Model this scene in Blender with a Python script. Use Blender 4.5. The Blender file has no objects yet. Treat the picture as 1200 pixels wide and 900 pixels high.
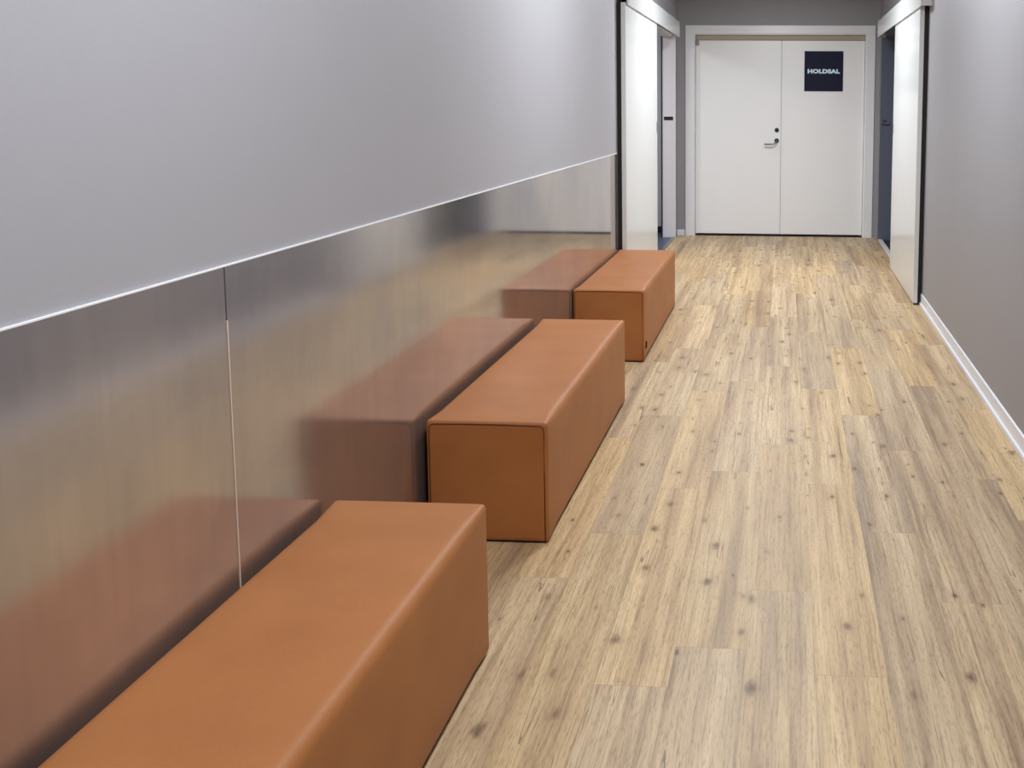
import bpy, bmesh, math, random
from mathutils import Vector, Matrix, noise
random.seed(7)
C = bpy.context.scene.collection
sin, cos, pi = math.sin, math.cos, math.pi

# ------------------------------------------------------------------ dimensions (metres)
XL, XR = -1.155, 0.971          # corridor walls
YF, YB = 9.942, -4.2            # far wall, wall behind the camera
ZC = 2.62                       # ceiling
WT = 0.14                       # wall thickness
OPZ = 2.11                      # side openings: head height
OPL = (8.15, 9.80)              # opening in the left wall
OPR = (8.25, 9.78)              # opening in the right wall

# ------------------------------------------------------------------ helpers
def obj(name, bm, m, parent=None, smooth=False, loc=None):
    me = bpy.data.meshes.new(name)
    bm.normal_update()
    bm.to_mesh(me); bm.free()
    if smooth:
        for p in me.polygons: p.use_smooth = True
    o = bpy.data.objects.new(name, me)
    C.objects.link(o)
    if m: me.materials.append(m)
    if loc: o.location = loc
    if parent: o.parent = parent
    return o

def empty(name, loc, label, cat, group=None):
    o = bpy.data.objects.new(name, None); C.objects.link(o)
    o.location = loc; o.empty_display_size = .1
    o['label'] = label; o['category'] = cat
    if group: o['group'] = group
    return o

def structure(o, label=None, cat=None):
    o['kind'] = 'structure'
    if label: o['label'] = label
    if cat: o['category'] = cat
    return o

def box(bm, x0, x1, y0, y1, z0, z1, bev=0, seg=2):
    n = bmesh.new()
    v = [n.verts.new((x, y, z)) for x in (x0, x1) for y in (y0, y1) for z in (z0, z1)]
    for f in ((0,1,3,2),(4,6,7,5),(0,4,5,1),(2,3,7,6),(0,2,6,4),(1,5,7,3)):
        n.faces.new([v[i] for i in f])
    bmesh.ops.recalc_face_normals(n, faces=n.faces)
    if bev:
        bmesh.ops.bevel(n, geom=list(n.edges), offset=bev, segments=seg, affect='EDGES', profile=.5)
    t = bpy.data.meshes.new('t'); n.to_mesh(t); n.free()
    bm.from_mesh(t); bpy.data.meshes.remove(t)
    return bm

def tube(bm, pts, r, n=8, closed=False):
    pts = [Vector(p) for p in pts]; rings = []
    N = len(pts)
    for i, p in enumerate(pts):
        a = pts[(i-1) % N] if (closed or i) else p
        b = pts[(i+1) % N] if (closed or i < N-1) else p
        d = (b-a).normalized()
        u = d.cross(Vector((.13, .31, .94))).normalized()
        w = d.cross(u)
        rings.append([bm.verts.new(p + (u*cos(2*pi*k/n) + w*sin(2*pi*k/n))*r) for k in range(n)])
    M = N if closed else N-1
    for i in range(M):
        A, B = rings[i], rings[(i+1) % N]
        off = 0
        if closed and i == N-1:
            off = min(range(n), key=lambda o: (A[0].co-B[o].co).length)
        for k in range(n):
            bm.faces.new((A[k], A[(k+1) % n], B[(k+1+off) % n], B[(k+off) % n]))
    if not closed:
        bm.faces.new(rings[0][::-1]); bm.faces.new(rings[-1])
    bmesh.ops.recalc_face_normals(bm, faces=bm.faces)

def cyl(bm, c, axis, r, h, n=24, bev=0):
    M = Vector((0,0,1)).rotation_difference(Vector(axis)).to_matrix().to_4x4()
    M = Matrix.Translation(Vector(c)) @ M
    res = bmesh.ops.create_cone(bm, cap_ends=True, segments=n, radius1=r, radius2=r-bev, depth=h, matrix=M)

# ------------------------------------------------------------------ materials
def new_mat(name):
    m = bpy.data.materials.new(name); m.use_nodes = True
    nt = m.node_tree
    return m, nt, nt.nodes['Principled BSDF']

def srgb(r, g, b):
    f = lambda c: (c/12.92 if c <= .04045 else ((c+.055)/1.055)**2.4)
    return (f(r/255), f(g/255), f(b/255), 1)

def N(nt, t, **k):
    n = nt.nodes.new(t)
    for a, b in k.items():
        if a in n.inputs: n.inputs[a].default_value = b
        else: setattr(n, a, b)
    return n

def paint(name, col, rough=.5, bump=.06, scale=450, var=.03, spec=.5):
    m, nt, p = new_mat(name)
    L = nt.links
    tc = N(nt, 'ShaderNodeTexCoord')
    n1 = N(nt, 'ShaderNodeTexNoise', Scale=scale, Detail=3.0)
    n2 = N(nt, 'ShaderNodeTexNoise', Scale=3.0, Detail=4.0)
    L.new(tc.outputs['Object'], n1.inputs['Vector']); L.new(tc.outputs['Object'], n2.inputs['Vector'])
    cr = N(nt, 'ShaderNodeMapRange'); cr.inputs['To Min'].default_value = 1-var; cr.inputs['To Max'].default_value = 1+var
    L.new(n2.outputs['Fac'], cr.inputs['Value'])
    mx = N(nt, 'ShaderNodeVectorMath', operation='SCALE'); mx.inputs[0].default_value = col[:3]
    L.new(cr.outputs[0], mx.inputs['Scale']); L.new(mx.outputs[0], p.inputs['Base Color'])
    b = N(nt, 'ShaderNodeBump', Strength=bump, Distance=.002)
    L.new(n1.outputs['Fac'], b.inputs['Height']); L.new(b.outputs[0], p.inputs['Normal'])
    p.inputs['Roughness'].default_value = rough
    p.inputs['Specular IOR Level'].default_value = spec
    return m

M = {}
M['wall'] = paint('wall_paint_grey', srgb(170,168,173), .55, .12, 500)
M['wall_warm'] = paint('wall_paint_warm_grey', srgb(150,148,152), .5, .12, 500)
M['ceiling'] = paint('ceiling_paint', srgb(225,225,225), .8, .05, 300)
M['door'] = paint('door_lacquer_white', srgb(244,243,243), .3, .03, 120, .01)
M['slide'] = paint('sliding_door_lacquer', srgb(222,223,222), .2, .015, 60, .01)
M['trim'] = paint('trim_white', srgb(232,232,234), .3, .02, 200, .01)
M['skirting'] = paint('skirting_white', srgb(226,228,234), .3, .02, 200, .01)
M['black'] = paint('black_rubber', (.006,.006,.007,1), .6, .02, 200, .01)
M['head_shade'] = paint('beige_head_shade', srgb(170,160,140), .6, .02, 200, .01)  # beige for the yellowish shade under the door frame head
M['navy'] = paint('sign_navy', srgb(24,25,50), .6, .01, 200, .01, .2)
M['letter'] = paint('sign_letter_pale_blue', srgb(215,235,250), .5, .01, 200, .01)
M['blue_jamb'] = paint('blue_grey_lacquer', srgb(94,99,114), .35, .02, 200, .02)
M['vinyl_blue'] = paint('blue_vinyl', srgb(66,76,98), .4, .03, 300, .04)
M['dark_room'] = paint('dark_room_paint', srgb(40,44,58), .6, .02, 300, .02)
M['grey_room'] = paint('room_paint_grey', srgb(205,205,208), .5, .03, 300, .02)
M['grey_lacquer'] = paint('pale_jamb_lacquer', srgb(218,214,218), .35, .02, 200, .01)
M['joint'] = paint('pale_joint', srgb(225,200,180), .5, .03, 200, .01)
M['sensor'] = paint('grey_plastic', srgb(150,150,148), .4, .03, 200, .01)
M['caulk'] = paint('white_caulk', srgb(240,240,240), .5, .03, 200, .01)

def metal(name, col, rough):
    m, nt, p = new_mat(name)
    p.inputs['Base Color'].default_value = col; p.inputs['Metallic'].default_value = 1
    p.inputs['Roughness'].default_value = rough
    tc = N(nt, 'ShaderNodeTexCoord'); n = N(nt, 'ShaderNodeTexNoise', Scale=300.0)
    b = N(nt, 'ShaderNodeBump', Strength=.03, Distance=.001)
    nt.links.new(tc.outputs['Object'], n.inputs['Vector']); nt.links.new(n.outputs['Fac'], b.inputs['Height'])
    nt.links.new(b.outputs[0], p.inputs['Normal'])
    return m
M['steel'] = metal('satin_steel', (.30,.30,.31,1), .28)
M['darksteel'] = metal('dark_steel', (.08,.08,.085,1), .3)
M['alu'] = metal('alu_edge', (.75,.70,.64,1), .35)

# brushed sheet steel of the wall panels
def sheet_mat():
    m, nt, p = new_mat('brushed_sheet_steel'); L = nt.links
    tc = N(nt, 'ShaderNodeTexCoord')
    mp = N(nt, 'ShaderNodeMapping'); mp.inputs['Scale'].default_value = (1, 1.2, 160)   # brushed along Y
    L.new(tc.outputs['Object'], mp.inputs['Vector'])
    br = N(nt, 'ShaderNodeTexNoise', Scale=4.0, Detail=3.0); L.new(mp.outputs[0], br.inputs['Vector'])
    cl = N(nt, 'ShaderNodeTexNoise', Scale=1.7, Detail=5.0, Roughness=.6); L.new(tc.outputs['Object'], cl.inputs['Vector'])
    # tarnish: hazy warmer patches
    cr = N(nt, 'ShaderNodeValToRGB'); e = cr.color_ramp.elements
    e[0].position = .32; e[0].color = SHEET_A; e[1].position = .7; e[1].color = SHEET_B
    L.new(cl.outputs['Fac'], cr.inputs['Fac'])
    # vertical wiping streaks
    ms = N(nt, 'ShaderNodeMapping'); ms.inputs['Scale'].default_value = (1, 22, 1.6); L.new(tc.outputs['Object'], ms.inputs['Vector'])
    sk = N(nt, 'ShaderNodeTexNoise', Scale=2.0, Detail=6.0, Roughness=.65); L.new(ms.outputs[0], sk.inputs['Vector'])
    sr = N(nt, 'ShaderNodeMapRange'); sr.inputs['From Min'].default_value = .3; sr.inputs['From Max'].default_value = .7
    sr.inputs['To Min'].default_value = .95; sr.inputs['To Max'].default_value = 1.04; L.new(sk.outputs['Fac'], sr.inputs['Value'])
    m1 = N(nt, 'ShaderNodeMath', operation='MULTIPLY'); L.new(sr.outputs[0], m1.inputs[0]); m1.inputs[1].default_value = 1.06
    sv = N(nt, 'ShaderNodeVectorMath', operation='SCALE'); L.new(cr.outputs[0], sv.inputs[0]); L.new(m1.outputs[0], sv.inputs['Scale'])
    L.new(sv.outputs[0], p.inputs['Base Color'])
    rr = N(nt, 'ShaderNodeMapRange'); rr.inputs['To Min'].default_value = SHEET_R[0]; rr.inputs['To Max'].default_value = SHEET_R[1]
    L.new(cl.outputs['Fac'], rr.inputs['Value'])
    # the near sheet is duller than the one by the doors
    sp = N(nt, 'ShaderNodeSeparateXYZ'); L.new(tc.outputs['Object'], sp.inputs[0])
    dl = N(nt, 'ShaderNodeMapRange'); dl.interpolation_type = 'SMOOTHSTEP'
    for k_, v_ in (('From Min', 1.6), ('From Max', 4.4), ('To Min', .09), ('To Max', .0)): dl.inputs[k_].default_value = v_
    L.new(sp.outputs[1], dl.inputs['Value'])
    ad = N(nt, 'ShaderNodeMath', operation='ADD'); L.new(rr.outputs[0], ad.inputs[0]); L.new(dl.outputs[0], ad.inputs[1])
    L.new(ad.outputs[0], p.inputs['Roughness'])
    p.inputs['Metallic'].default_value = .85
    b = N(nt, 'ShaderNodeBump', Strength=.02, Distance=.0004)
    L.new(br.outputs['Fac'], b.inputs['Height'])
    # slight waviness of thin sheet
    wv = N(nt, 'ShaderNodeTexNoise', Scale=1.3, Detail=1.0); L.new(tc.outputs['Object'], wv.inputs['Vector'])
    b2 = N(nt, 'ShaderNodeBump', Strength=.06, Distance=.003)
    L.new(wv.outputs['Fac'], b2.inputs['Height']); L.new(b.outputs[0], b2.inputs['Normal'])
    L.new(b2.outputs[0], p.inputs['Normal'])
    p.inputs['Anisotropic'].default_value = .25
    tg = N(nt, 'ShaderNodeTangent'); tg.direction_type = 'UV_MAP'
    L.new(tg.outputs[0], p.inputs['Tangent'])
    return m
SHEET_A = (.40,.385,.41,1); SHEET_B = (.60,.545,.50,1); SHEET_R = (.045,.085)
M['sheet'] = sheet_mat()

def leather_mat():
    m, nt, p = new_mat('cognac_leatherette'); L = nt.links
    tc = N(nt, 'ShaderNodeTexCoord')
    v = N(nt, 'ShaderNodeTexVoronoi', Scale=420.0); L.new(tc.outputs['Object'], v.inputs['Vector'])
    n = N(nt, 'ShaderNodeTexNoise', Scale=190.0, Detail=6.0, Roughness=.7); L.new(tc.outputs['Object'], n.inputs['Vector'])
    n2 = N(nt, 'ShaderNodeTexNoise', Scale=5.0, Detail=4.0); L.new(tc.outputs['Object'], n2.inputs['Vector'])
    cr = N(nt, 'ShaderNodeValToRGB'); e = cr.color_ramp.elements
    e[0].position = .3; e[0].color = LEA; e[1].position = .72; e[1].color = LEB
    mm = N(nt, 'ShaderNodeMath', operation='MULTIPLY_ADD'); mm.inputs[1].default_value = .35
    L.new(n.outputs['Fac'], mm.inputs[0]); 
    m3 = N(nt, 'ShaderNodeMath', operation='MULTIPLY'); m3.inputs[1].default_value = .65
    L.new(n2.outputs['Fac'], m3.inputs[0]); L.new(m3.outputs[0], mm.inputs[2])
    L.new(mm.outputs[0], cr.inputs['Fac']); L.new(cr.outputs[0], p.inputs['Base Color'])
    p.inputs['Roughness'].default_value = .52
    p.inputs['Specular IOR Level'].default_value = .42
    b = N(nt, 'ShaderNodeBump', Strength=.18, Distance=.0008)
    L.new(v.outputs['Distance'], b.inputs['Height'])
    b2 = N(nt, 'ShaderNodeBump', Strength=.12, Distance=.003)
    L.new(n2.outputs['Fac'], b2.inputs['Height']); L.new(b.outputs[0], b2.inputs['Normal'])
    L.new(b2.outputs[0], p.inputs['Normal'])
    return m
LEA = srgb(160,98,50); LEB = srgb(177,114,63)
M['leather'] = leather_mat()
M['seam'] = paint('seam_thread', srgb(92,46,24), .6, .05, 300, .02)
M['tag'] = paint('black_tag', (.004,.003,.004,1), .8, .03, 300, .02, .1)

# wood-look vinyl planks; UV holds the position on the plank in metres, 'plank' one random triple per plank
def wood_mat():
    m, nt, p = new_mat('oak_planks'); L = nt.links
    uv = N(nt, 'ShaderNodeUVMap'); uv.uv_map = 'UVMap'
    at = N(nt, 'ShaderNodeAttribute'); at.attribute_name = 'plank'
    sep = N(nt, 'ShaderNodeSeparateColor'); L.new(at.outputs['Color'], sep.inputs[0])
    w = N(nt, 'ShaderNodeMath', operation='MULTIPLY'); w.inputs[1].default_value = 57.0; L.new(sep.outputs[0], w.inputs[0])
    def nz(sx, sy, scale, detail=4, rough=.55, dist=0, vec=None):
        mp = N(nt, 'ShaderNodeMapping'); mp.inputs['Scale'].default_value = (sx, sy, 1)
        L.new(vec or uv.outputs[0], mp.inputs['Vector'])
        n = N(nt, 'ShaderNodeTexNoise', Scale=scale, Detail=float(detail), Roughness=rough, Distortion=float(dist)); n.noise_dimensions = '4D'
        L.new(mp.outputs[0], n.inputs['Vector']); L.new(w.outputs[0], n.inputs['W'])
        return n
    def ramp(src, stops):
        r = N(nt, 'ShaderNodeValToRGB'); e = r.color_ramp.elements
        while len(e) < len(stops): e.new(.5)
        for q, (a, c) in zip(e, stops): q.position = a; q.color = c
        L.new(src, r.inputs[0]); return r
    def mix(a, b, fac, mode='MIX', f=1):
        x = N(nt, 'ShaderNodeMix'); x.data_type = 'RGBA'; x.blend_type = mode
        if isinstance(fac, float): x.inputs[0].default_value = fac
        else: L.new(fac, x.inputs[0])
        L.new(a, x.inputs[6])
        if isinstance(b, tuple): x.inputs[7].default_value = b
        else: L.new(b, x.inputs[7])
        return x.outputs[2]
    def mathn(op, a, b=None, c=None):
        x = N(nt, 'ShaderNodeMath', operation=op)
        for i, q in enumerate((a, b, c)):
            if q is None: continue
            if isinstance(q, (int, float)): x.inputs[i].default_value = q
            else: L.new(q, x.inputs[i])
        return x.outputs[0]
    # warp so that the grain wanders a little
    wp = nz(3, 1.2, 2.2, 2)
    wv = N(nt, 'ShaderNodeVectorMath', operation='MULTIPLY_ADD')
    L.new(wp.outputs['Color'], wv.inputs[0]); wv.inputs[1].default_value = (.018, 0, 0); L.new(uv.outputs[0], wv.inputs[2])
    V = wv.outputs[0]
    broad = nz(13, .55, 1.0, 3, .5, 0, V)          # wide light / dark bands
    mid = nz(46, 1.3, 1.0, 4, .6, .15, V)
    fine = nz(190, 4.5, 1.0, 5, .65, .3, V)
    pores = nz(300, 34, 1.0, 3, .6, 0, V)
    base = ramp(broad.outputs['Fac'], [(.28, W1), (.46, W2), (.60, W3), (.78, W4)])
    c = mix(base.outputs[0], ramp(mid.outputs['Fac'], [(.32, (.60,.53,.46,1)), (.45, (.90,.88,.86,1)), (.58, (1,1,1,1)), (.7, (1.1,1.1,1.1,1))]).outputs[0], .75, 'MULTIPLY')
    c = mix(c, ramp(fine.outputs['Fac'], [(.34, (.50,.43,.36,1)), (.45, (.92,.90,.88,1)), (.66, (1.16,1.16,1.16,1))]).outputs[0], .8, 'MULTIPLY')
    c = mix(c, ramp(pores.outputs['Fac'], [(.34, (.55,.49,.43,1)), (.47, (1,1,1,1)), (.7,(1.1,1.1,1.1,1))]).outputs[0], .65, 'MULTIPLY')
    # dark cracks: thin level-set of a stretched noise
    ck = nz(11, .45, 1.0, 3, .55, .2, V)
    d = mathn('ABSOLUTE', mathn('SUBTRACT', ck.outputs['Fac'], .60))
    pm = nz(4, 2.0, 1.4, 2)
    crk = mathn('MULTIPLY', mathn('LESS_THAN', d, .0035), mathn('GREATER_THAN', pm.outputs['Fac'], .52))
    c = mix(c, srgb(96,72,48), mathn('MULTIPLY', crk, .65))
    # knots
    mp = N(nt, 'ShaderNodeMapping'); mp.inputs['Scale'].default_value = (8.5, 4.6, 1); L.new(V, mp.inputs['Vector'])
    vo = N(nt, 'ShaderNodeTexVoronoi', Scale=1.0, Randomness=1.0); vo.voronoi_dimensions = '2D'
    sh = N(nt, 'ShaderNodeVectorMath', operation='MULTIPLY_ADD'); L.new(at.outputs['Color'], sh.inputs[0])
    sh.inputs[1].default_value = (41, 67, 0); L.new(mp.outputs[0], sh.inputs[2]); L.new(sh.outputs[0], vo.inputs['Vector'])
    sc = N(nt, 'ShaderNodeSeparateColor'); L.new(vo.outputs['Color'], sc.inputs[0])
    kd = N(nt, 'ShaderNodeMapRange'); kd.inputs['From Min'].default_value = .03; kd.inputs['From Max'].default_value = .16
    kd.inputs['To Min'].default_value = 1; kd.inputs['To Max'].default_value = 0
    nk = nz(70, 28, 1.0, 4)
    dv = mathn('DIVIDE', vo.outputs['Distance'], mathn('MULTIPLY_ADD', mathn('POWER', sc.outputs[1], 2.0), .7, .35))
    L.new(mathn('ADD', dv, mathn('MULTIPLY', mathn('SUBTRACT', nk.outputs['Fac'], .5), .28)), kd.inputs['Value'])
    kn = mathn('MULTIPLY', kd.outputs[0], mathn('GREATER_THAN', sc.outputs[0], .50))
    hl = N(nt, 'ShaderNodeMapRange'); hl.inputs['From Min'].default_value = .08; hl.inputs['From Max'].default_value = .42
    hl.inputs['To Min'].default_value = 1; hl.inputs['To Max'].default_value = 0; L.new(dv, hl.inputs['Value'])
    c = mix(c, srgb(150,116,80), mathn('MULTIPLY', mathn('MULTIPLY', hl.outputs[0], mathn('GREATER_THAN', sc.outputs[0], .50)), .3))
    c = mix(c, srgb(82,52,30), mathn('MULTIPLY', kn, mathn('MULTIPLY_ADD', sc.outputs[2], .5, .4)))
    # per plank tint
    tv = N(nt, 'ShaderNodeMapRange'); tv.inputs['To Min'].default_value = .88; tv.inputs['To Max'].default_value = 1.04
    L.new(sep.outputs[1], tv.inputs['Value'])
    sv = N(nt, 'ShaderNodeVectorMath', operation='SCALE'); L.new(c, sv.inputs[0]); L.new(tv.outputs[0], sv.inputs['Scale'])
    hs = N(nt, 'ShaderNodeHueSaturation'); L.new(sv.outputs[0], hs.inputs['Color'])
    st = N(nt, 'ShaderNodeMapRange'); st.inputs['To Min'].default_value = .88; st.inputs['To Max'].default_value = 1.06
    L.new(sep.outputs[2], st.inputs['Value']); L.new(st.outputs[0], hs.inputs['Saturation'])
    # thin seam lines around every plank
    sx = N(nt, 'ShaderNodeSeparateXYZ'); L.new(uv.outputs[0], sx.inputs[0])
    ex = mathn('MINIMUM', sx.outputs[0], mathn('SUBTRACT', PW, sx.outputs[0]))
    ey = mathn('MINIMUM', sx.outputs[1], mathn('SUBTRACT', PL, sx.outputs[1]))
    ed = mathn('LESS_THAN', mathn('MINIMUM', ex, ey), .0011)
    c = mix(hs.outputs[0], srgb(112,92,70), mathn('MULTIPLY', ed, .3))
    L.new(c, p.inputs['Base Color'])
    rr = N(nt, 'ShaderNodeMapRange'); rr.inputs['To Min'].default_value = .36; rr.inputs['To Max'].default_value = .58
    L.new(fine.outputs['Fac'], rr.inputs['Value']); L.new(rr.outputs[0], p.inputs['Roughness'])
    b = N(nt, 'ShaderNodeBump', Strength=.22, Distance=.0012); L.new(fine.outputs['Fac'], b.inputs['Height'])
    L.new(b.outputs[0], p.inputs['Normal'])
    return m
W1 = srgb(160,134,106); W2 = srgb(192,164,126); W3 = srgb(212,185,143); W4 = srgb(221,198,161)
PW, PL = .179, 1.178
M['wood'] = wood_mat()

# ------------------------------------------------------------------ floor, plank by plank
def floor():
    bm = bmesh.new(); uvl = bm.loops.layers.uv.new('UVMap')
    cl = bm.loops.layers.float_color.new('plank')
    offs = {-4:.27, -3:.565, -2:.945, -1:1.115, 0:.235, 1:1.015, 2:.63, 3:.20, 4:1.10, 5:.75, -5:.6, -6:.1}
    x0 = -.092
    XA, XB = XL - .001, XR + .001
    k = -7
    while x0 + k*PW < XB:
        a, b = x0 + k*PW, x0 + (k+1)*PW
        xa, xb = max(a, XA), min(b, XB)
        if xb > xa:
            y = offs.get(k, random.random()*PL) - 4*PL
            while y < YF:
                ya, yb = max(y, YB), min(y+PL, YF + .03)
                if yb > ya:
                    vs = [bm.verts.new(q) for q in ((xa, ya, 0), (xb, ya, 0), (xb, yb, 0), (xa, yb, 0))]
                    f = bm.faces.new(vs)
                    rc = (random.random(), random.random(), random.random(), 1)
                    for l in f.loops:
                        l[uvl].uv = (l.vert.co.x-a, l.vert.co.y-y); l[cl] = rc
                y += PL
        k += 1
    bmesh.ops.remove_doubles(bm, verts=bm.verts, dist=1e-6)
    # a slab below, so that the floor has thickness
    return obj('floor', bm, M['wood'])
fl = structure(floor(), 'pale oak plank floor running down the corridor', 'floor')

# ------------------------------------------------------------------ walls and ceiling
def wall_side(x0, x1, op):
    bm = bmesh.new()
    box(bm, x0, x1, YB, op[0], 0, ZC)
    box(bm, x0, x1, op[0], op[1], OPZ, ZC)
    box(bm, x0, x1, op[1], YF + .12, 0, ZC)
    return bm
structure(obj('wall_left', wall_side(XL-WT, XL, OPL), M['wall']), 'light grey painted wall above the steel panels', 'wall')
structure(obj('wall_right', wall_side(XR, XR+WT, OPR), M['wall_warm']), 'grey painted wall on the right of the corridor', 'wall')
DX0, DX1 = -.985, .842            # hole for the double door frame
DZ = 2.15
bm = bmesh.new()
box(bm, XL, DX0, YF, YF+.12, 0, ZC); box(bm, DX1, XR, YF, YF+.12, 0, ZC); box(bm, DX0, DX1, YF, YF+.12, DZ, ZC)
structure(obj('wall_far', bm, M['wall_warm']), 'grey end wall around the white double door', 'wall')
bm = bmesh.new(); box(bm, XL-WT, XR+WT, YB-.12, YB, 0, ZC)
structure(obj('wall_near', bm, M['dark_room']), 'unseen wall at the near end of the corridor, darkened to cut bounce light', 'wall')  # out of view; dark colour keeps bounce light off the bench ends
bm = bmesh.new(); box(bm, XL-WT, XR+WT, YB-.12, YF+.12, ZC, ZC+.1)
structure(obj('ceiling', bm, M['ceiling']), 'white ceiling of the corridor', 'ceiling')

# rooms behind the two openings
bm = bmesh.new()
xw = XL-WT
box(bm, xw-2.0, xw, 10.15, 10.27, 0, 2.5); box(bm, xw-2.12, xw-2.0, 6.9, 10.27, 0, 2.5); box(bm, xw-2.12, xw, 6.78, 6.9, 0, 2.5)
structure(obj('wall_side_room_left', bm, M['grey_room']), 'grey wall seen through the left opening', 'wall')
bm = bmesh.new(); box(bm, xw-2.1, xw, 6.8, 10.25, 2.5, 2.6)
structure(obj('ceiling_side_room_left', bm, M['ceiling']))
bm = bmesh.new(); box(bm, xw-2.1, xw, 6.8, 10.25, -.05, 0); box(bm, xw, XL-.02, OPL[0], OPL[1], -.05, 0)
structure(obj('floor_side_room_left', bm, M['vinyl_blue']), 'blue-grey floor inside the left opening', 'floor')
bm = bmesh.new(); box(bm, xw-2.0, xw, 10.13, 10.15, 0, .07, .003)
structure(obj('baseboard_side_room_left', bm, M['black']), 'black skirting inside the left opening', 'baseboard')
xw = XR+WT
bm = bmesh.new()
box(bm, xw, xw+2.0, 10.15, 10.27, 0, 2.5); box(bm, xw+2.0, xw+2.12, 6.9, 10.27, 0, 2.5); box(bm, xw, xw+2.12, 6.78, 6.9, 0, 2.5)
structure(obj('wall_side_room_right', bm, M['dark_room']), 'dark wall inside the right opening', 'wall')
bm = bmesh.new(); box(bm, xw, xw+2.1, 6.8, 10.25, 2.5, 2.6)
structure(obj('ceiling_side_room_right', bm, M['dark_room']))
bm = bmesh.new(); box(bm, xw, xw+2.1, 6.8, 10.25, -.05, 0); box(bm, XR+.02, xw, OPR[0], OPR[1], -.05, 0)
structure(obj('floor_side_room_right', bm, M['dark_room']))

# opening linings
def lining(name, xa, xb, op, m, lab):
    bm = bmesh.new(); t = .012
    box(bm, xa, xb, op[1]-t, op[1], 0, OPZ, .002)
    box(bm, xa, xb, op[0], op[0]+t, 0, OPZ, .002)
    box(bm, xa, xb, op[0]+t, op[1]-t, OPZ-t, OPZ, .002)
    return structure(obj(name, bm, m), lab, 'door lining')
tl = lining('trim_1', XL-WT-.004, XL+.004, OPL, M['grey_lacquer'], 'pale grey lining of the left doorway')
tr = lining('trim_2', XR-.004, XR+WT+.004, OPR, M['blue_jamb'], 'blue-grey lining of the right doorway')
bm = bmesh.new(); box(bm, XL-WT-.008, XL-WT+.006, OPL[1]-.022, OPL[1]-.012, 0, OPZ-.012, .002)
obj('rubber_seal', bm, M['black'], tl)
bm = bmesh.new(); box(bm, XL-WT+.022, XL-.022, OPL[1]-.018, OPL[1]-.011, 1.235, 1.272, .003)
box(bm, XL-WT+.026, XL-WT+.06, OPL[1]-.022, OPL[1]-.014, 1.241, 1.266, .003)
box(bm, XL-.05, XL-.026, OPL[1]-.022, OPL[1]-.014, 1.241, 1.266, .003)
s = obj('strike_plate', bm, M['black'], tl); s['label'] = 'black strike plate'
bm = bmesh.new(); box(bm, XR+.008, XR+.10, OPR[1]-.018, OPR[1]-.011, 1.205, 1.24, .003)
s = obj('strike_plate', bm, M['blue_jamb'], tr)
bm = bmesh.new(); box(bm, XR+.010, XR+.055, OPR[1]-.024, OPR[1]-.017, 1.226, 1.25, .003)
s = obj('strike_plate', bm, M['steel'], tr); s['label'] = 'pale metal strike plate'
bm = bmesh.new(); box(bm, XR+.008, XR+.10, OPR[1]-.021, OPR[1]-.016, 1.198, 1.208, .001)
obj('rubber_seal', bm, M['black'], tr)
bm = bmesh.new(); box(bm, XR+.0, XR+.045, OPR[0]+.013, OPR[1]-.013, 0, .012, .003)
structure(obj('trim_3', bm, M['grey_lacquer']), 'grey metal threshold of the right doorway', 'threshold')
bm = bmesh.new(); box(bm, XL-.035, XL-.0, OPL[0]+.013, OPL[1]-.013, 0, .006, .002)
structure(obj('trim_4', bm, M['steel']), 'thin metal threshold of the left doorway', 'threshold')

# ------------------------------------------------------------------ skirting boards
def skirt_profile(x, d, y0, y1, bm=None):
    # x = wall plane, d = +1 when the board grows towards +x
    pts = [(0,0),(.0175,0),(.0175,.017),(.0165,.0185),(.0085,.021),(.0080,.024),(.0080,.078),(.0070,.0795),(.0005,.0825),(0,.0825)]
    bm = bm or bmesh.new()
    A = [bm.verts.new((x+d*a, y0, z)) for a, z in pts]; B = [bm.verts.new((x+d*a, y1, z)) for a, z in pts]
    for i in range(len(pts)-1): bm.faces.new((A[i], A[i+1], B[i+1], B[i]))
    bm.faces.new(A); bm.faces.new(B[::-1])
    bmesh.ops.recalc_face_normals(bm, faces=bm.faces)
    return bm
structure(obj('baseboard_right', skirt_profile(XR, -1, YB, 6.60), M['skirting']), 'white moulded skirting along the right wall', 'baseboard')
bm = bmesh.new(); box(bm, XL+.002, DX0-.086, YF-.014, YF, 0, .066, .003)
structure(obj('baseboard_far', bm, M['skirting']), 'short white skirting left of the double door', 'baseboard')

# ------------------------------------------------------------------ steel wall panels
PT = .006
def panel(y0, y1, label):
    bm = bmesh.new(); box(bm, XL, XL+PT, y0, y1, .0, 1.062, .0012, 2)
    uvl = bm.loops.layers.uv.new('UVMap')
    for f in bm.faces:
        for l in f.loops: l[uvl].uv = (l.vert.co.y, l.vert.co.z)
    o = obj('steel_wall_panel', bm, M['sheet'])
    o['label'] = label; o['category'] = 'wall panel'; o['group'] = 'steel sheets lining the lower left wall'
    return o
SEAM = 1.848
panel(YB+.01, SEAM-.0015, 'brushed steel wall sheet in the near left corner, beside the nearest bench')
panel(SEAM+.0015, 6.36, 'long brushed steel wall sheet behind the middle and far benches, ending at the sliding door')
bm = bmesh.new(); box(bm, XL+.0005, XL+PT+.0014, SEAM-.0018, SEAM+.0018, 0, .95, 0)
structure(obj('trim_5', bm, M['joint']), 'thin pale joint between the steel wall sheets', 'joint strip')
bm = bmesh.new(); box(bm, XL, XL+PT+.001, YB+.01, 6.36, 1.062, 1.0655, .0005, 1)
structure(obj('trim_6', bm, M['caulk']), 'thin white capping line on top of the steel sheets', 'capping strip')

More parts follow.
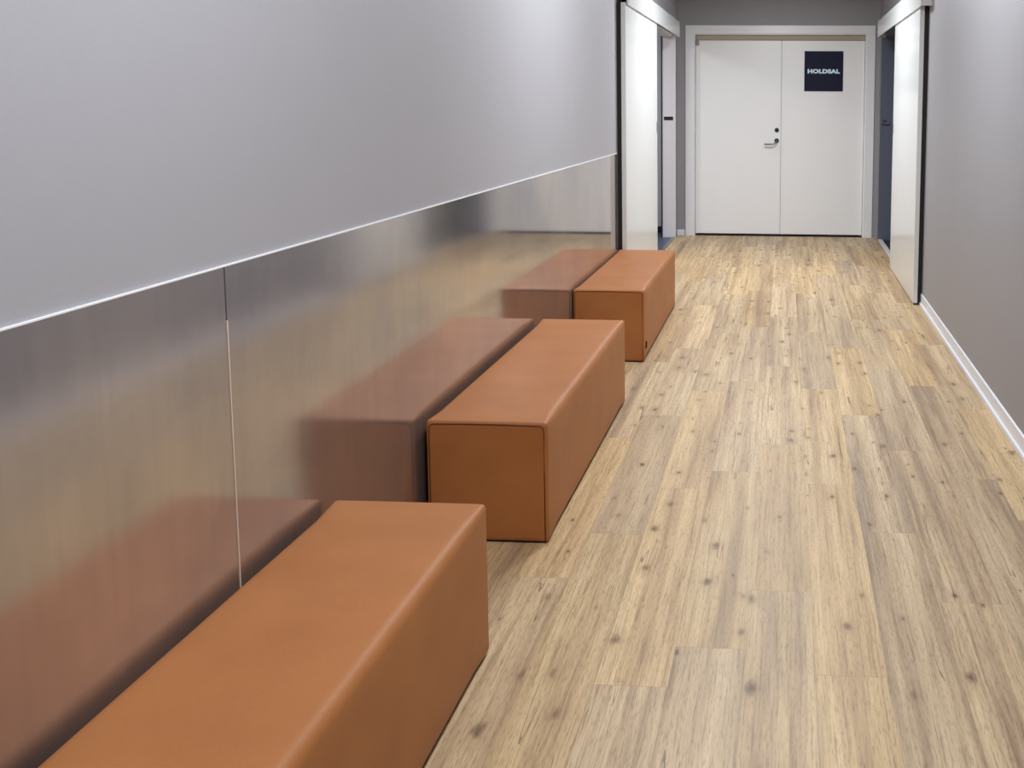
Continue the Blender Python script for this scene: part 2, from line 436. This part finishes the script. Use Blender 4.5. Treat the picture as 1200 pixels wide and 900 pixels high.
# ------------------------------------------------------------------ benches
BH, BW = .398, .390
def axis(h, r, step):
    a = []
    n = 6
    for i in range(n): a.append(-h + r*(1-cos(pi/2*i/n)) )
    k = max(2, int(round((2*h-2*r)/step)))
    for i in range(k+1): a.append(-h + r + (2*h-2*r)*i/k)
    for i in range(n-1, -1, -1): a.append(h - r*(1-cos(pi/2*i/n)))
    return a
def bench_body(Lb, seed):
    hx, hy, hz = BW/2, Lb/2, (BH-.006)/2
    r = Vector((.027, .011, .026))
    ax = [axis(hx, r.x, .04), axis(hy, r.y, .05), axis(hz, r.z, .04)]
    bm = bmesh.new()
    H = (hx, hy, hz)
    for n in range(3):
        u, v = (n+1) % 3, (n+2) % 3
        for s in (-1, 1):
            g = []
            for a in ax[u]:
                row = []
                for b in ax[v]:
                    p = [0,0,0]; p[n] = s*H[n]; p[u] = a; p[v] = b
                    row.append(bm.verts.new(p))
                g.append(row)
            for i in range(len(g)-1):
                for j in range(len(g[0])-1):
                    q = (g[i][j], g[i+1][j], g[i+1][j+1], g[i][j+1])
                    bm.faces.new(q if s > 0 else q[::-1])
    bmesh.ops.remove_doubles(bm, verts=bm.verts, dist=1e-5)
    for vt in bm.verts:
        p = vt.co
        t = max(0, min(1, (hy-abs(p.y)-.008)/.11)); t = t*t*(3-2*t)
        r = Vector((.011+.016*t, .010, .012+.014*t))
        inn = Vector([max(-(H[i]-r[i]), min(H[i]-r[i], p[i])) for i in range(3)])
        d = Vector([(p[i]-inn[i])/r[i] for i in range(3)])
        if d.length > 1e-6:
            d.normalize(); p = inn + Vector([d[i]*r[i] for i in range(3)])
        fx, fy, fz = [1-(p[i]/H[i])**2 for i in range(3)]
        fx, fy, fz = max(fx,0), max(fy,0), max(fz,0)
        w = noise.noise(Vector((p.x*9+seed, p.y*5, p.z*9)))
        q = p.copy()
        q.z += (1 if p.z > 0 else 0) * (.004*fx**.6*fy**.5 + .0012*w*min(1, fx*4)*min(1, fy*4)) * (1 if p.z > hz-.03 else 0)
        if abs(p.x) > hx-.03: q.x += math.copysign(1, p.x)*(.003*fy**.5*fz**.6 + .0012*w*min(1, fz*3))
        if abs(p.y) > hy-.02: q.y += math.copysign(1, p.y)*(.003*fx**.5*fz**.6 + .0008*w*min(1, fz*3))
        q.z += hz + .006
        vt.co = q
    bmesh.ops.recalc_face_normals(bm, faces=bm.faces)
    return bm
def bench_seam(Lb, s):
    # stitched seam framing the end panel
    hx, y, zt = BW/2-.0105, s*(Lb/2-.0004), BH-.0105
    c = .016
    pts = [(-hx, y, .012), (-hx, y, zt-c)]
    for i in range(1, 6):
        a = pi/2*i/6; pts.append((-hx+c-c*cos(a), y, zt-c+c*sin(a)))
    pts.append((-hx+c, y, zt)); 
    for i in range(1, 12): pts.append((-hx+c+(2*hx-2*c)*i/12, y+s*.0012*sin(pi*i/12), zt+.003*sin(pi*i/12)))
    pts.append((hx-c, y, zt))
    for i in range(1, 6):
        a = pi/2*i/6; pts.append((hx-c+c*sin(a), y, zt-c+c*cos(a)))
    pts += [(hx, y, zt-c), (hx, y, .012)]
    bm = bmesh.new(); tube(bm, pts, .0021, 6)
    return bm
def bench(cx, y0, y1, rot, label, seed, tagged=False):
    Lb = y1-y0
    r = empty('upholstered_bench', (cx, (y0+y1)/2, 0), label, 'bench', 'leather benches along the steel wall')
    r.rotation_euler = (0, 0, rot)
    obj('upholstery', bench_body(Lb, seed), M['leather'], r, True)
    for s in (-1, 1): obj('seam', bench_seam(Lb, s), M['seam'], r, True)
    bm = bmesh.new(); box(bm, -BW/2+.012, BW/2-.012, -Lb/2+.010, Lb/2-.010, 0, .012, .002)
    obj('plinth', bm, M['black'], r)
    if tagged:
        bm = bmesh.new(); box(bm, BW/2-.002, BW/2+.005, -Lb/2+.034, -Lb/2+.062, .068, .106, .001)
        t = obj('fabric_tag', bm, M['tag'], r); t['label'] = 'small black fabric tag'
    return r
bench(-.9375, .800, 2.240, .0, 'nearest tan leather bench, cut off by the bottom of the photo', 1.3)
bench(-.9365, 2.835, 4.268, .0, 'middle tan leather bench, between the nearest and the far one', 5.1)
bench(-.9500, 4.964, 6.382, .0, 'far tan leather bench with a small black tag, beside the left sliding door', 9.7, True)

# ------------------------------------------------------------------ double door at the end
YD = YF+.045      # leaf face
bm = bmesh.new()
# casing on the wall
cw = .078
box(bm, DX0-cw, DX0+.012, YF-.016, YF+.001, 0, DZ+cw-.004, .003)
box(bm, DX1-.012, DX1+cw, YF-.016, YF+.001, 0, DZ+cw-.004, .003)
box(bm, DX0-cw, DX1+cw, YF-.0165, YF+.0005, DZ-.012, DZ+cw-.003, .003)
# frame inside the hole
box(bm, DX0, DX0+.022, YF, YF+.12, 0, DZ, .002); box(bm, DX1-.022, DX1, YF, YF+.12, 0, DZ, .002)
box(bm, DX0+.022, DX1-.022, YF, YF+.12, DZ-.022, DZ, .002)
# stop behind the leaves
box(bm, DX0+.02, DX0+.045, YD+.042, YF+.115, 0, DZ-.02, .002); box(bm, DX1-.045, DX1-.02, YD+.042, YF+.115, 0, DZ-.02, .002)
box(bm, DX0+.045, DX1-.045, YD+.042, YF+.115, DZ-.05, DZ-.02, .002)
fr = structure(obj('trim_7', bm, M['trim']), 'white casing and frame of the double door', 'door frame')
bm = bmesh.new(); box(bm, DX0+.023, DX1-.023, YD-.012, YD+.03, DZ-.074, DZ-.023, .004)  # strip carries the shade of the head recess as a beige colour
g = obj('head_shade_strip', bm, M['head_shade'], fr); g['label'] = 'beige strip along the frame head, standing in for shade'
bm = bmesh.new(); box(bm, DX0+.026, DX0+.062, YD-.026, YD-.001, 2.020, 2.070, .008, 3); box(bm, DX0+.032, DX0+.046, YD-.017, YD-.004, 2.066, 2.112, .002)
g = obj('contact_sensor', bm, M['sensor'], fr)
CX = -.052
d1 = bmesh.new(); box(d1, DX0+.025, CX-.002, YD, YD+.04, .022, DZ-.077, .0025)
d1 = structure(obj('door_1', d1, M['door']), 'left leaf of the white double door, with lever handle', 'door')
d2 = bmesh.new(); box(d2, CX+.002, DX1-.025, YD, YD+.04, .022, DZ-.077, .0025)
d2 = structure(obj('door_2', d2, M['door']), 'right leaf of the white double door, under the navy sign', 'door')
# overlapping cover strip on the right leaf
bm = bmesh.new(); box(bm, CX+.001, CX+.030, YD-.004, YD, .022, DZ-.078, .001)
obj('cover_strip', bm, M['door'], d2)
bm = bmesh.new(); box(bm, DX0+.023, DX1-.023, YD+.002, YD+.07, 0, .010, .002)
structure(obj('trim_8', bm, M['black']), 'black threshold under the double door', 'threshold')
# lever, rose, cylinder
hx, hz = CX-.045, 1.022
bm = bmesh.new(); cyl(bm, (hx, YD-.004, hz), (0,-1,0), .025, .008, 32, .002)
hd = obj('door_handle', bm, M['darksteel'], d1, False); hd['label'] = 'steel lever handle on a round rose'
bm = bmesh.new(); tube(bm, [(hx, YD-.006, hz), (hx, YD-.045, hz-.002), (hx-.006, YD-.055, hz-.010), (hx-.025, YD-.058, hz-.030), (hx-.045, YD-.058, hz-.036), (hx-.130, YD-.056, hz-.037)], .0088, 12)
obj('lever', bm, M['steel'], hd, True)
bm = bmesh.new(); cyl(bm, (hx, YD-.005, hz+.112), (0,-1,0), .024, .010, 32, .003); box(bm, hx-.004, hx+.004, YD-.022, YD-.008, hz+.097, hz+.127, .003)
lk = obj('lock_cylinder', bm, M['darksteel'], d1); lk['label'] = 'dark round lock above the lever'
# sign
sg = empty('door_sign', (.390, YD, 1.545), 'square navy sign with pale lettering on the right door leaf', 'sign')
bm = bmesh.new(); box(bm, -.203, .203, -.006, -.0005, 0, .418, .0015)
obj('sign_plate', bm, M['navy'], sg)
fc = bpy.data.curves.new('t', 'FONT'); fc.body = 'HOLDSAL'; fc.align_x = 'CENTER'; fc.align_y = 'CENTER'
fc.size = .066; fc.offset = .0042; fc.extrude = .0008; fc.space_character = 1.08
to = bpy.data.objects.new('t', fc); C.objects.link(to)
bpy.context.view_layer.update()
me = bpy.data.meshes.new_from_object(to.evaluated_get(bpy.context.evaluated_depsgraph_get()))
bpy.data.objects.remove(to)
xs = [v.co.x for v in me.vertices]; ys = [v.co.y for v in me.vertices]
wx, wy = max(xs)-min(xs), max(ys)-min(ys)
mx_, my_ = (max(xs)+min(xs))/2, (max(ys)+min(ys))/2
for v in me.vertices:
    v.co = Vector(((v.co.x-mx_)*.338/wx, -.0066 - v.co.z*.5, .209+(v.co.y-my_)*.047/wy))
lt = bpy.data.objects.new('lettering', me); C.objects.link(lt); me.materials.append(M['letter']); lt.parent = sg
lt['label'] = 'pale blue bold capitals across the middle'

# ------------------------------------------------------------------ sliding doors
def sliding(side, n, y0, y1, label):
    w = XL if side < 0 else XR
    s = 1 if side < 0 else -1          # direction into the corridor
    def bx(bm, a, b, *r, **k):
        x0, x1 = sorted((w+s*a, w+s*b)); return box(bm, x0, x1, *r, **k)
    bm = bmesh.new(); bx(bm, .030, .062, y0, y1, .012, 2.085, bev=.002)
    d = structure(obj('door_%d' % n, bm, M['slide']), label, 'sliding door')
    bm = bmesh.new(); bx(bm, .001, .0295, y0+.002, y0+.030, .012, 2.085, bev=.002)
    sl = obj('rubber_seal', bm, M['black'], d); sl['label'] = 'black seal strip behind the near edge'
    bm = bmesh.new(); bx(bm, .034, .058, y0-.004, y0+.03, 0, .0118, bev=.002)
    obj('floor_guide', bm, M['darksteel'], d)
    bm = bmesh.new(); bx(bm, .060, .0655, y1-.035, y1-.012, 1.16, 1.25, bev=.002)
    bx(bm, .036, .056, y1-.001, y1+.004, 1.17, 1.24, bev=.001)
    h = obj('door_handle', bm, M['steel'], d); h['label'] = 'flush metal finger pull'
    return d
sliding(-1, 3, 6.40, 7.96, 'white sliding door standing open on the left wall')
sliding(1, 4, 6.58, 8.06, 'glossy white sliding door standing open on the right wall')
def pelmet(side, y0, y1, z0, z1, depth, label):
    w = XL if side < 0 else XR; s = 1 if side < 0 else -1
    r = empty('sliding_door_pelmet', (w, (y0+y1)/2, z0), label, 'pelmet', 'white pelmets over the sliding doors')
    L2 = (y1-y0)/2; H = z1-z0
    def bx(bm, a, b, *q, **k):
        x0, x1 = sorted((s*a, s*b)); return box(bm, x0, x1, *q, **k)
    bm = bmesh.new(); bx(bm, depth-.014, depth, -L2, L2, 0, H, bev=.0015); bx(bm, .001, depth-.014, -L2, L2, H-.014, H, bev=.001)
    obj('cover_board', bm, M['slide'], r)
    bm = bmesh.new(); bx(bm, .001, depth-.0145, L2-.014, L2, .0, H-.0145, bev=.001)
    obj('end_cap', bm, M['slide'], r)
    bm = bmesh.new(); bx(bm, .001, .03, -L2+.002, -L2+.016, .0, H-.0145, bev=.001)
    if side < 0: obj('end_cap', bm, M['black'], r)['label'] = 'black near end'
    else:
        bm.free(); bm = bmesh.new(); bx(bm, .001, depth-.0145, -L2, -L2+.014, .0, H-.0145, bev=.001)
        obj('end_cap', bm, M['slide'], r)
    bm = bmesh.new(); bx(bm, .034, .058, -L2+.02, L2-.02, .04, .075, bev=.002)
    obj('track', bm, M['darksteel'], r)
    return r
pelmet(-1, 6.42, 9.50, 2.072, 2.222, .080, 'white pelmet above the left sliding door')
pelmet(1, 6.44, 9.42, 2.068, 2.222, .080, 'white pelmet above the right sliding door')

# ------------------------------------------------------------------ lights
def area(name, loc, sx, sy, power, col=(1,1,1), rot=(0,0,0)):
    l = bpy.data.lights.new(name, 'AREA'); l.shape = 'RECTANGLE'; l.size = sx; l.size_y = sy
    l.energy = power; l.color = col
    o = bpy.data.objects.new(name, l); C.objects.link(o); o.location = loc; o.rotation_euler = rot
    return o
for i, (y, pw) in enumerate([(-1.8, 4), (1.4, 42), (4.4, 46), (7.4, 64)]):
    area('ceiling_lamp', (-.09, y, ZC-.012), .30, .60, pw, (.90,.95,1))
area('room_fill_light', (XL-1.2, 8.6, 2.48), .5, .5, 26, (.95,.97,1))  # unseen lamp added to lighten the room behind the left opening

w = bpy.data.worlds.new('world'); bpy.context.scene.world = w; w.use_nodes = True
w.node_tree.nodes['Background'].inputs[0].default_value = (.5,.52,.55,1)
w.node_tree.nodes['Background'].inputs[1].default_value = .02

# ------------------------------------------------------------------ camera (a crop of a wider frame: lens shift)
cam = bpy.data.cameras.new('camera'); co = bpy.data.objects.new('camera', cam); C.objects.link(co)
CAM = dict(cx=865.84314, cy=236.12107, f=1100.00205, yaw=-0.04952, pit=-0.10277, rol=0.00594)
cam.sensor_width = 36; cam.lens = CAM['f']/1200*36
cam.shift_x = (600-CAM['cx'])/1200; cam.shift_y = (CAM['cy']-450)/1200
def world_of(a, b, d):
    c, s = cos(CAM['rol']), sin(CAM['rol']); x = c*a - s*b; u = s*a + c*b
    c, s = cos(CAM['pit']), sin(CAM['pit']); y = c*d - s*u; z = s*d + c*u
    c, s = cos(CAM['yaw']), sin(CAM['yaw']); return Vector((c*x + s*y, -s*x + c*y, z))
R, U, F = world_of(1,0,0), world_of(0,1,0), world_of(0,0,1)
mt = Matrix((R, U, -F)).transposed().to_4x4(); mt.translation = Vector((0, 0, 1.40))
co.matrix_world = mt
cam.clip_start = .05
sc = bpy.context.scene; sc.camera = co
sc.view_settings.view_transform = 'Standard'; sc.view_settings.look = 'None'
sc.view_settings.exposure = 0; sc.view_settings.gamma = 1
sc.view_settings.use_curve_mapping = False
